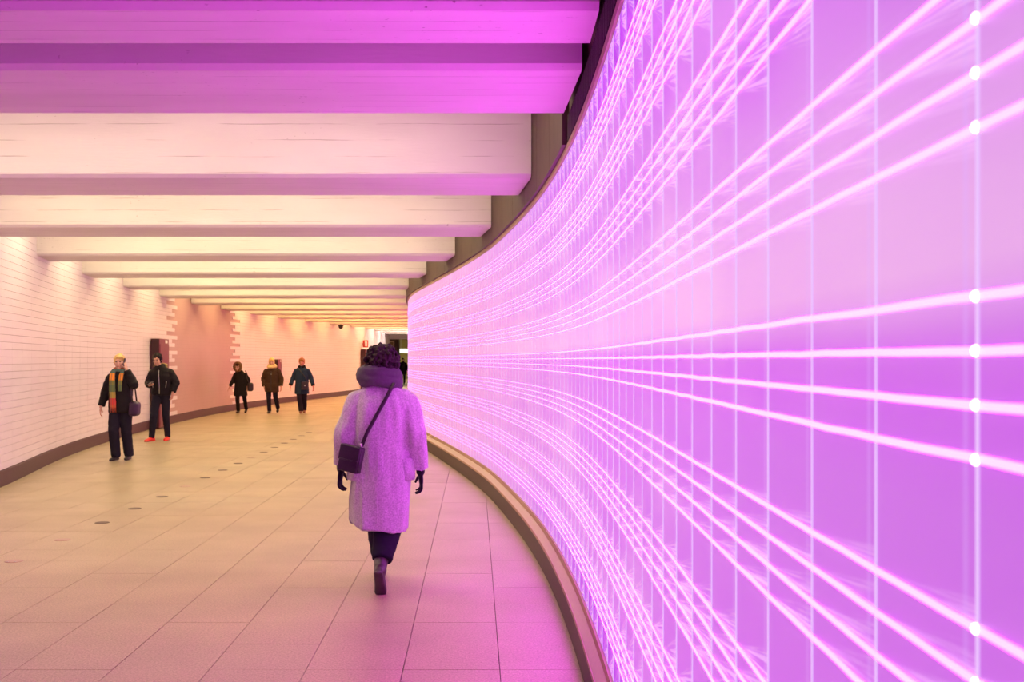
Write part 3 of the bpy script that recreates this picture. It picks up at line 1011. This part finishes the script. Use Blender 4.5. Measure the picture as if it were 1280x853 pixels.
# --------------- oncoming walkers
def cap_hair(vol=1.0, back=0.0, fringe=True, length=0.0):
    def fn(bm, H):
        ball(bm, (0, .022, .046), (.084 * vol, .100 * vol, .084 * vol), H)
        ball(bm, (0, .045, -.005), (.084 * vol, .075 * vol, .085 * vol), H)
        if fringe:
            ball(bm, (.012, -.055, .075), (.062, .040, .032), H)
        for sx in (-1, 1):
            ball(bm, (sx * .070, .012, .02 - length * .3), (.020, .045, .05 + length * .5), H, 2)
        if length: ball(bm, (0, .06, -.06), (.085, .05, .07), H)
    return fn
M['blond'] = plain('pale_blond_hair', (.72, .50, .18), .55, .25, 80)
M['blond2'] = plain('blond_hair', (.62, .36, .12), .55, .25, 80)
M['black_hair'] = plain('black_hair', (.012, .008, .009), .6, .3, 60, spec=.15)
M['ginger'] = plain('ginger_hair', (.42, .15, .05), .55, .25, 80)
M['black_puffer'] = cloth('black_jacket', (.011, .008, .010), .6, .4, 60)
M['black_coat'] = cloth('black_coat', (.012, .009, .011), .85)
M['navy_trouser'] = cloth('navy_trousers', (.017, .014, .026), .8)
M['parka'] = cloth('brown_parka', (.055, .030, .018), .75)
M['navy_coat'] = cloth('navy_coat', (.018, .034, .075), .7)
M['red_shoe'] = plain('bright_red_shoe', (.80, .045, .03), .45, .1, 40)
M['black_shoe'] = plain('black_shoe', (.015, .012, .012), .4)
M['brown_shoe'] = plain('brown_shoe', (.22, .07, .035), .45)
M['cream'] = cloth('cream_scarf', (.75, .58, .30), .9, .4, 120)
M['fur'] = plain('brown_fur', (.20, .10, .045), .9, .4, 120, .6, 200)
M['purple_bag'] = plain('purple_bag', (.035, .008, .045), .5, .2, 30)
M['olive_trim'] = cloth('olive_hood_lining', (.30, .20, .09), .85)

def plaid():
    m, nt, p = new_mat('multicolour_plaid_scarf')
    b = NB(nt)
    tc = b.n('ShaderNodeTexCoord').outputs['Object']
    sx = b.n('ShaderNodeSeparateXYZ'); nt.links.new(tc, sx.inputs[0])
    cr = b.n('ShaderNodeValToRGB'); nt.links.new(b.rng(sx.outputs[2], .80, 1.50), cr.inputs[0])
    cr.color_ramp.interpolation = 'CONSTANT'
    stops = [(0, (.55, .10, .04)), (.14, (.60, .05, .05)), (.28, (.42, .30, .06)), (.42, (.12, .17, .06)), (.58, (.20, .20, .05)), (.68, (.80, .27, .03)), (.84, (.08, .15, .12)), (.93, (.5, .12, .05))]
    while len(cr.color_ramp.elements) < len(stops): cr.color_ramp.elements.new(.5)
    for e, (t, c) in zip(cr.color_ramp.elements, stops): e.position = t; e.color = (*c, 1)
    st = b.m('FRACT', b.m('MULTIPLY', sx.outputs[0], 22.0))
    nt.links.new(b.mix(b.m('MULTIPLY', b.m('GREATER_THAN', st, .6), .45), cr.outputs[0], (.06, .10, .10)), p.inputs['Base Color'])
    p.inputs['Roughness'].default_value = .9
    return m
M['plaid'] = plaid()

# A: blond person with phone at the ear
AX, AY = -5.62, 17.1
J = dict(
    head=((-.02, -.02, 1.565), .10, .06), neck=(-.01, .01, 1.44),
    torso=[(.86, 0, 0, .15, .10), (1.0, 0, 0, .14, .10), (1.2, 0, 0, .15, .11), (1.36, 0, 0, .135, .085), (1.43, 0, 0, .07, .06)],
    armL=((-.175, 0, 1.35), (-.255, .03, 1.09), (-.300, -.06, .85)),
    armR=((.165, 0, 1.35), (.235, -.10, 1.20), (.105, -.06, 1.45)),
    handL=(V(-.05, -.1, -1), V(1, .2, 0), .4), handR=(V(-.30, .18, .95), V(-1, .3, 0), .5),
    legL=((-.085, 0, .86), (-.085, -.10, .48), (-.075, -.02, .10)), footL=(-.12, -1, 0),
    legR=((.085, 0, .86), (.075, .02, .47), (.085, .12, .10)), footR=(.05, -1, 0),
    coat=[(.76, -.005, 0, .185, .135), (.80, -.005, 0, .19, .14), (1.0, -.005, 0, .185, .135), (1.2, -.005, 0, .195, .135), (1.32, -.005, 0, .185, .115), (1.39, -.005, 0, .145, .10), (1.44, -.005, 0, .085, .075), (1.475, -.005, 0, .07, .065)])
looks = dict(hair=cap_hair(1.02), hair_mat=M['blond'], trouser_mat=M['navy_trouser'], trouser_r=(.10, .085, .075), shoe_mat=M['black_shoe'], coat_mat=M['black_puffer'],
             sleeve_r=(.082, .074, .056), fold=(.010, (7, 7, 20)))
pA, H, coat = person(AX, AY, 'blond person in black jacket with multicolour scarf holding phone to ear', J, looks)
bm = bmesh.new()
tube(bm, [(-.085, -.05, 1.45), (-.095, -.115, 1.40), (-.092, -.150, 1.28), (-.085, -.158, 1.1), (-.080, -.160, .95), (-.075, -.160, .84)], [(.040, .018), (.046, .018), (.050, .018), (.052, .016), (.054, .014), (.056, .012)], 12)
tube(bm, [(.055, -.06, 1.44), (.045, -.115, 1.37), (.035, -.145, 1.25), (.03, -.152, 1.1)], [(.032, .018), (.036, .018), (.036, .016), (.034, .012)], 12)
pts = []
for k in range(21):
    t = 2 * math.pi * k / 20; pts.append((-.01 + .088 * math.cos(t), .005 + .08 * math.sin(t), 1.455 + .02 * math.sin(t)))
tube(bm, pts, [(.026, .030)] * 21, 10)
sc = link('scarf', skin_out(bm, .009, 1, .6, (.006, (14, 14, 14)), M['plaid']), pA)
for k in range(7):
    bm = bmesh.new(); x = -.115 + k * .014
    tube(bm, [(x, -.160, .845), (x + random.uniform(-.006, .006), -.158, .80), (x + random.uniform(-.01, .01), -.155, .765)], [.005, .004, .002], 6)
    hang(sc, 'fringe', bm, M['plaid'])
ph = link('mobile_phone', None, None, (AX, AY, 0)); tag(ph, 'dark mobile phone held to the ear of the blond person in black', 'phone')
R = Matrix.Translation((.068, -.045, 1.555)) @ Matrix.Rotation(.15, 4, 'Y')
hang(ph, 'case', rbox((-.004, -.035, -.07), (.004, .035, .07), .003, R, 2), M['black'], False)
hang(ph, 'screen', rbox((-.0052, -.031, -.063), (-.0042, .031, .063), .0003, R, 1), M['leather'], False)
hb = link('handbag', None, None, (AX, AY, 0)); tag(hb, 'purple shoulder bag hanging beside the multicolour scarf walker', 'bag')
R = Matrix.Translation((.225, -.03, .835)) @ Matrix.Rotation(.06, 4, 'Y')
hang(hb, 'pouch', rbox((-.075, -.12, -.125), (.075, .12, .105), .07, R, 5), M['purple_bag'])
hang(hb, 'zip', rbox((-.008, -.10, .098), (.008, .10, .106), .003, R, 1), M['black'])
bm = bmesh.new(); tube(bm, [(.225, -.12, .92), (.205, -.125, 1.05), (.185, -.11, 1.2), (.165, -.07, 1.38), (.150, 0, 1.43), (.160, .08, 1.36), (.19, .12, 1.1), (.225, .08, .92)], [(.012, .005)] * 8, 8)
hang(hb, 'strap', bm, M['leather'])

# B: black-haired person looking at a phone, red shoes
BX, BY = -6.18, 21.3
J = dict(
    head=((-.085, -.07, 1.605), -.12, .28), neck=(-.045, -.01, 1.47),
    torso=[(.90, -.02, 0, .15, .10), (1.05, -.02, 0, .14, .10), (1.25, -.02, 0, .16, .11), (1.40, -.03, 0, .16, .09), (1.46, -.04, 0, .07, .06)],
    armL=((-.205, 0, 1.38), (-.275, -.02, 1.13), (-.185, -.24, 1.10)),
    armR=((.155, 0, 1.38), (.255, .03, 1.15), (.215, -.06, .95)),
    handL=(V(.5, -.8, .12), V(.1, .1, 1), .5), handR=(V(-.10, -.1, -1), V(-1, .2, 0), .45),
    legL=((-.105, 0, .90), (-.130, -.14, .50), (-.185, -.10, .10)), footL=(-.35, -1, 0),
    legR=((.065, 0, .90), (.060, .02, .50), (.060, .14, .10)), footR=(.05, -1, 0),
    coat=[(.90, -.02, 0, .185, .135), (.93, -.02, 0, .195, .145), (1.1, -.02, 0, .20, .145), (1.28, -.025, 0, .215, .145), (1.37, -.028, 0, .205, .12), (1.43, -.035, 0, .15, .10), (1.48, -.04, 0, .10, .085), (1.52, -.04, .01, .08, .075)])
looks = dict(hair=cap_hair(1.02, fringe=False), hair_mat=M['black_hair'], trouser_mat=M['dark_trouser'], trouser_r=(.095, .072, .058), shoe_mat=M['red_shoe'], shoe_s=1.1, coat_mat=M['black_puffer'],
             sleeve_r=(.090, .080, .060), fold=(.012, (8, 8, 18)), skin=plain('tan_skin', (.52, .28, .20), .5, .08, 20))
pB, H, coat = person(BX, BY, 'black-haired person in black jacket and red shoes looking down at phone', J, looks)
bm = bmesh.new()
pts = []
for k in range(15):
    t = math.pi * (-.12 + 1.24 * k / 14); pts.append((-.04 + .115 * math.cos(t), .02 + .085 * math.sin(t), 1.47 + .035 * math.sin(t)))
tube(bm, pts, [(.028, .035)] * 15, 10)
hang(coat, 'hood', bm, M['olive_trim'])
bm = bmesh.new(); tube(bm, [(-.035, -.125, 1.40), (-.03, -.152, 1.28), (-.02, -.152, 1.1), (-.02, -.150, .93)], [.006] * 4, 6); hang(coat, 'zip', bm, M['steel'])
for sx in (-1, 1):
    bm = bmesh.new(); tube(bm, [(-.025 + sx * .135, -.125, 1.18), (-.025 + sx * .125, -.135, 1.05)], [.006, .006], 6); hang(coat, 'pocket_zip', bm, M['steel'])
ph = link('mobile_phone', None, None, (BX, BY, 0)); tag(ph, 'dark mobile phone in the hand of the person with red shoes', 'phone')
R = Matrix.Translation((-.135, -.325, 1.148)) @ Matrix.Rotation(-.55, 4, 'Z') @ Matrix.Rotation(.45, 4, 'X')
hang(ph, 'case', rbox((-.036, -.07, -.004), (.036, .07, .004), .003, R, 2), M['black'], False)
hang(ph, 'screen', rbox((-.031, -.062, .0042), (.031, .062, .0052), .0003, R, 1), M['leather'], False)

# C: black coat with fur hood
CX_, CY_ = -7.0, 32.2
J = dict(
    head=((-.075, -.06, 1.385), -.25, .22), neck=(-.05, 0, 1.27),
    torso=[(.76, 0, 0, .14, .10), (.95, -.01, 0, .13, .10), (1.1, -.02, 0, .14, .10), (1.2, -.03, 0, .14, .09), (1.27, -.04, 0, .07, .06)],
    armL=((-.175, 0, 1.19), (-.235, -.03, .97), (-.315, -.10, .80)),
    armR=((.115, 0, 1.19), (.215, .04, .99), (.205, -.04, .80)),
    handL=(V(-.4, -.2, -.8), V(.8, .1, -.4), .3), handR=(V(0, -.1, -1), V(-1, .2, 0), .5),
    legL=((-.09, 0, .78), (-.085, -.10, .44), (-.075, -.02, .10)), footL=(-.05, -1, 0),
    legR=((.07, 0, .78), (.095, .05, .44), (.115, .20, .14)), footR=(.0, -.9, -.3),
    coat=[(.52, -.01, 0, .205, .15), (.56, -.01, 0, .205, .15), (.75, -.01, 0, .185, .14), (.93, -.01, 0, .175, .13), (1.08, -.025, 0, .185, .13), (1.17, -.03, 0, .175, .115), (1.24, -.04, 0, .12, .10), (1.30, -.05, 0, .08, .08)])
def hooded(bm, H):
    ball(bm, (0, .02, .045), (.080, .095, .080), H)
    ball(bm, (.0, -.04, .07), (.06, .05, .03), H)
looks = dict(hair=hooded, hair_mat=M['black_hair'], trouser_mat=M['black_coat'], trouser_r=(.085, .064, .052), shoe_mat=M['black_shoe'], shaft=.18, shoe_s=.9, coat_mat=M['black_coat'],
             sleeve_r=(.075, .066, .05), fold=(.009, (8, 8, 10)), head_scale=.96)
pC, H, coat = person(CX_, CY_, 'person in knee-length black coat with brown fur hood', J, looks)
bm = bmesh.new()
ball(bm, (0, .055, .035), (.115, .085, .120), H)
hd = link('hood', skin_out(bm, .012, 1, None, (.006, (20, 20, 20)), M['black_coat']), pC)
bm = bmesh.new()
pts = []
for k in range(25):
    t = 2 * math.pi * k / 24; pts.append(H @ V(.112 * math.cos(t), -.030 + .02 * math.sin(t), .012 + .125 * math.sin(t)))
tube(bm, pts, [.038] * 25, 10)
link('fur_trim', skin_out(bm, .010, 0, None, (.016, (55, 55, 55)), M['fur']), hd)
hb = link('handbag', None, None, (CX_, CY_, 0)); tag(hb, 'round black bag carried beside the knee-length black coat', 'bag')
R = Matrix.Translation((.275, -.02, .80)) @ Matrix.Rotation(.5, 4, 'Z')
hang(hb, 'pouch', rbox((-.085, -.12, -.14), (.085, .12, .12), .08, R, 5), M['leather'])
hang(hb, 'zip', rbox((-.006, -.09, .107), (.006, .09, .116), .002, R, 1), M['steel'])
bm = bmesh.new(); tube(bm, [(.27, -.10, .90), (.20, -.10, 1.05), (.16, -.05, 1.22), (.13, 0, 1.275), (.16, .06, 1.2), (.22, .10, 1.02), (.27, .08, .90)], [(.012, .006)] * 7, 8)
hang(hb, 'strap', bm, M['leather'])

# D: brown parka, cream scarf
DX, DY = -6.07, 32.2
J = dict(
    head=((-.01, -.02, 1.53), .05, .05), neck=(0, .01, 1.41),
    torso=[(.84, 0, 0, .15, .10), (1.0, 0, 0, .14, .10), (1.2, 0, 0, .15, .11), (1.32, 0, 0, .135, .085), (1.40, 0, 0, .07, .06)],
    armL=((-.185, 0, 1.30), (-.265, .04, 1.03), (-.225, -.05, .80)),
    armR=((.185, 0, 1.30), (.270, .03, 1.03), (.275, -.05, .80)),
    handL=(V(.1, -.1, -1), V(1, .2, 0), .5), handR=(V(.02, -.1, -1), V(-1, .2, 0), .4),
    legL=((-.09, 0, .84), (-.085, -.08, .47), (-.075, -.02, .10)), footL=(-.08, -1, 0),
    legR=((.085, 0, .84), (.085, .08, .48), (.125, .26, .17)), footR=(.08, -.9, -.35),
    coat=[(.64, -.005, 0, .205, .155), (.68, -.005, 0, .212, .16), (.85, -.005, 0, .205, .155), (.95, -.005, 0, .192, .145), (1.15, -.005, 0, .205, .145), (1.26, -.005, 0, .200, .125), (1.33, -.005, 0, .15, .105), (1.39, -.005, 0, .09, .08), (1.42, -.005, 0, .07, .07)])
looks = dict(hair=cap_hair(1.06, length=.04), hair_mat=M['blond'], trouser_mat=M['dark_trouser'], trouser_r=(.09, .072, .06), shoe_mat=M['black_shoe'], shaft=.2, coat_mat=M['parka'],
             sleeve_r=(.088, .080, .062), fold=(.012, (8, 8, 18)))
pD, H, coat = person(DX, DY, 'blond person in brown parka with thick cream scarf', J, looks)
bm = bmesh.new()
for cz, rr in ((1.435, .098), (1.395, .118)):
    pts = []
    for k in range(25):
        t = 2 * math.pi * k / 24; pts.append((rr * math.cos(t), .0 + rr * .95 * math.sin(t), cz + .02 * math.sin(t)))
    tube(bm, pts, [.036] * 25, 10)
link('scarf', skin_out(bm, .010, 1, .7, (.010, (22, 22, 22)), M['cream']), pD)
for sx in (-1, 1):
    hang(coat, 'pocket', rbox((-.06, -.012, -.07), (.06, .012, .07), .008, Matrix.Translation((sx * .105, -.142, .83)), 2), M['parka'])
bm = bmesh.new(); tube(bm, [(0, -.135, 1.26), (0, -.150, 1.1), (0, -.152, .9), (0, -.162, .68)], [.007] * 4, 6); hang(coat, 'zip', bm, M['black'])
bm = bmesh.new(); ball(bm, (0, -.150, 1.17), .012, sub=2); hang(coat, 'snap', bm, M['steel'])

# E: long navy coat, small dark bag at the hip
EX, EY = -5.18, 32.2
J = dict(
    head=((.0, -.03, 1.53), 0, .12), neck=(0, .0, 1.41),
    torso=[(.84, 0, 0, .15, .10), (1.0, 0, 0, .14, .10), (1.2, 0, 0, .15, .11), (1.32, 0, 0, .135, .085), (1.40, 0, 0, .07, .06)],
    armL=((-.18, 0, 1.31), (-.265, .02, 1.06), (-.335, -.06, .83)),
    armR=((.18, 0, 1.31), (.275, .03, 1.06), (.345, -.02, .81)),
    handL=(V(-.1, -.1, -1), V(1, .2, 0), .4), handR=(V(.1, -.1, -1), V(-1, .2, 0), .4),
    legL=((-.085, 0, .84), (-.055, -.10, .47), (-.015, -.06, .10)), footL=(.02, -1, 0),
    legR=((.085, 0, .84), (.065, .06, .48), (.045, .20, .13)), footR=(.05, -.95, -.2),
    coat=[(.58, 0, 0, .215, .16), (.62, 0, 0, .218, .16), (.80, 0, 0, .205, .15), (1.0, 0, 0, .195, .145), (1.18, 0, 0, .20, .14), (1.28, 0, 0, .195, .12), (1.34, 0, 0, .15, .10), (1.40, 0, 0, .09, .08), (1.43, 0, 0, .075, .07)])
looks = dict(hair=cap_hair(1.08), hair_mat=M['ginger'], trouser_mat=M['navy_trouser'], trouser_r=(.092, .08, .072), shoe_mat=M['brown_shoe'], coat_mat=M['navy_coat'],
             sleeve_r=(.082, .072, .056), fold=(.010, (8, 8, 9)), skin=plain('ruddy_skin', (.62, .25, .18), .5, .08, 20))
pE, H, coat = person(EX, EY, 'ginger-haired person in long navy coat walking with arms apart', J, looks)
bm = bmesh.new()
pts = []
for k in range(19):
    t = math.pi * (-.4 + 1.8 * k / 18); pts.append((.092 * math.cos(t), -.005 + .085 * math.sin(t), 1.405 + .02 * math.sin(t)))
tube(bm, pts, [(.022, .034)] * 19, 10)
hang(coat, 'collar', bm, M['black_coat'])
bm = bmesh.new(); tube(bm, [(0, -.12, 1.30), (0, -.145, 1.15), (0, -.150, .95), (0, -.158, .75), (0, -.165, .60)], [.007] * 5, 6); hang(coat, 'placket', bm, M['navy_coat'])
for sx in (-1, 1):
    w2 = Vector(J['arm' + ('L' if sx < 0 else 'R')][2]); e2 = Vector(J['arm' + ('L' if sx < 0 else 'R')][1])
    bm = bmesh.new(); tube(bm, [w2 * .78 + e2 * .22, w2 * .93 + e2 * .07], [.062, .061], 14); hang(coat, 'cuff', bm, M['black_coat'])
hb = link('shoulder_bag', None, None, (EX, EY, 0)); tag(hb, 'small dark bag at the hip of the long navy coat', 'bag')
R = Matrix.Translation((.115, -.195, .83)) @ Matrix.Rotation(.25, 4, 'Z')
hang(hb, 'pouch', rbox((-.10, -.035, -.12), (.10, .035, .11), .02, R, 3), M['leather'])
fl = hang(hb, 'flap', rbox((-.103, -.045, .0), (.103, .038, .116), .014, R, 3), M['leather'])
hang(fl, 'clasp', rbox((-.014, -.053, -.012), (.014, -.045, .016), .003, R, 1), M['steel'], False)
bm = bmesh.new(); tube(bm, [(.19, -.18, .94), (.12, -.165, 1.10), (.02, -.165, 1.22), (-.07, -.13, 1.33), (-.10, -.03, 1.385), (-.06, .08, 1.33), (.08, .155, 1.1), (.20, .12, .94), (.22, -.06, .93)], [(.010, .005)] * 9, 8)
hang(hb, 'strap', bm, M['leather'])

# far silhouettes in the concourse
def far_walker(x, y, label, coatm, hairm, h):
    k = h / 1.68
    sc = lambda L: [tuple(c * k for c in r) for r in L]
    t3 = lambda T: tuple(tuple(c * k for c in p) for p in T)
    J = dict(head=((0, -.01 * k, 1.565 * k), 0, 0), neck=(0, 0, 1.44 * k),
        torso=sc([(.86, 0, 0, .15, .10), (1.2, 0, 0, .15, .11), (1.36, 0, 0, .135, .085), (1.43, 0, 0, .07, .06)]),
        armL=t3(((-.18, 0, 1.35), (-.24, .02, 1.09), (-.25, -.05, .85))), armR=t3(((.18, 0, 1.35), (.24, .02, 1.09), (.25, -.05, .85))),
        handL=(V(0, -.1, -1), V(1, .2, 0), .4), handR=(V(0, -.1, -1), V(-1, .2, 0), .4),
        legL=t3(((-.085, 0, .86), (-.085, -.1, .48), (-.08, -.05, .1))), footL=(0, -1, 0),
        legR=t3(((.085, 0, .86), (.085, .05, .48), (.08, .12, .1))), footR=(0, -1, 0),
        coat=sc([(.62, 0, 0, .20, .14), (.8, 0, 0, .20, .14), (1.0, 0, 0, .19, .135), (1.2, 0, 0, .2, .135), (1.33, 0, 0, .18, .11), (1.4, 0, 0, .13, .09), (1.47, 0, 0, .07, .065)]))
    looks = dict(hair=cap_hair(1.03), hair_mat=hairm, trouser_mat=M['dark_trouser'], shoe_mat=M['black_shoe'], coat_mat=coatm, fold=(.008, (8, 8, 10)), coat_voxel=.016)
    return person(x, y, label, J, looks, body_voxel=.010)
far_walker(-4.72, 70.5, 'dark figure in black coat at the tunnel end beside the light wall', M['black_coat'], M['black_hair'], 1.72)
far_walker(-5.35, 76.0, 'dark figure in brown coat standing further back in the concourse', M['parka'], M['black_hair'], 1.66)
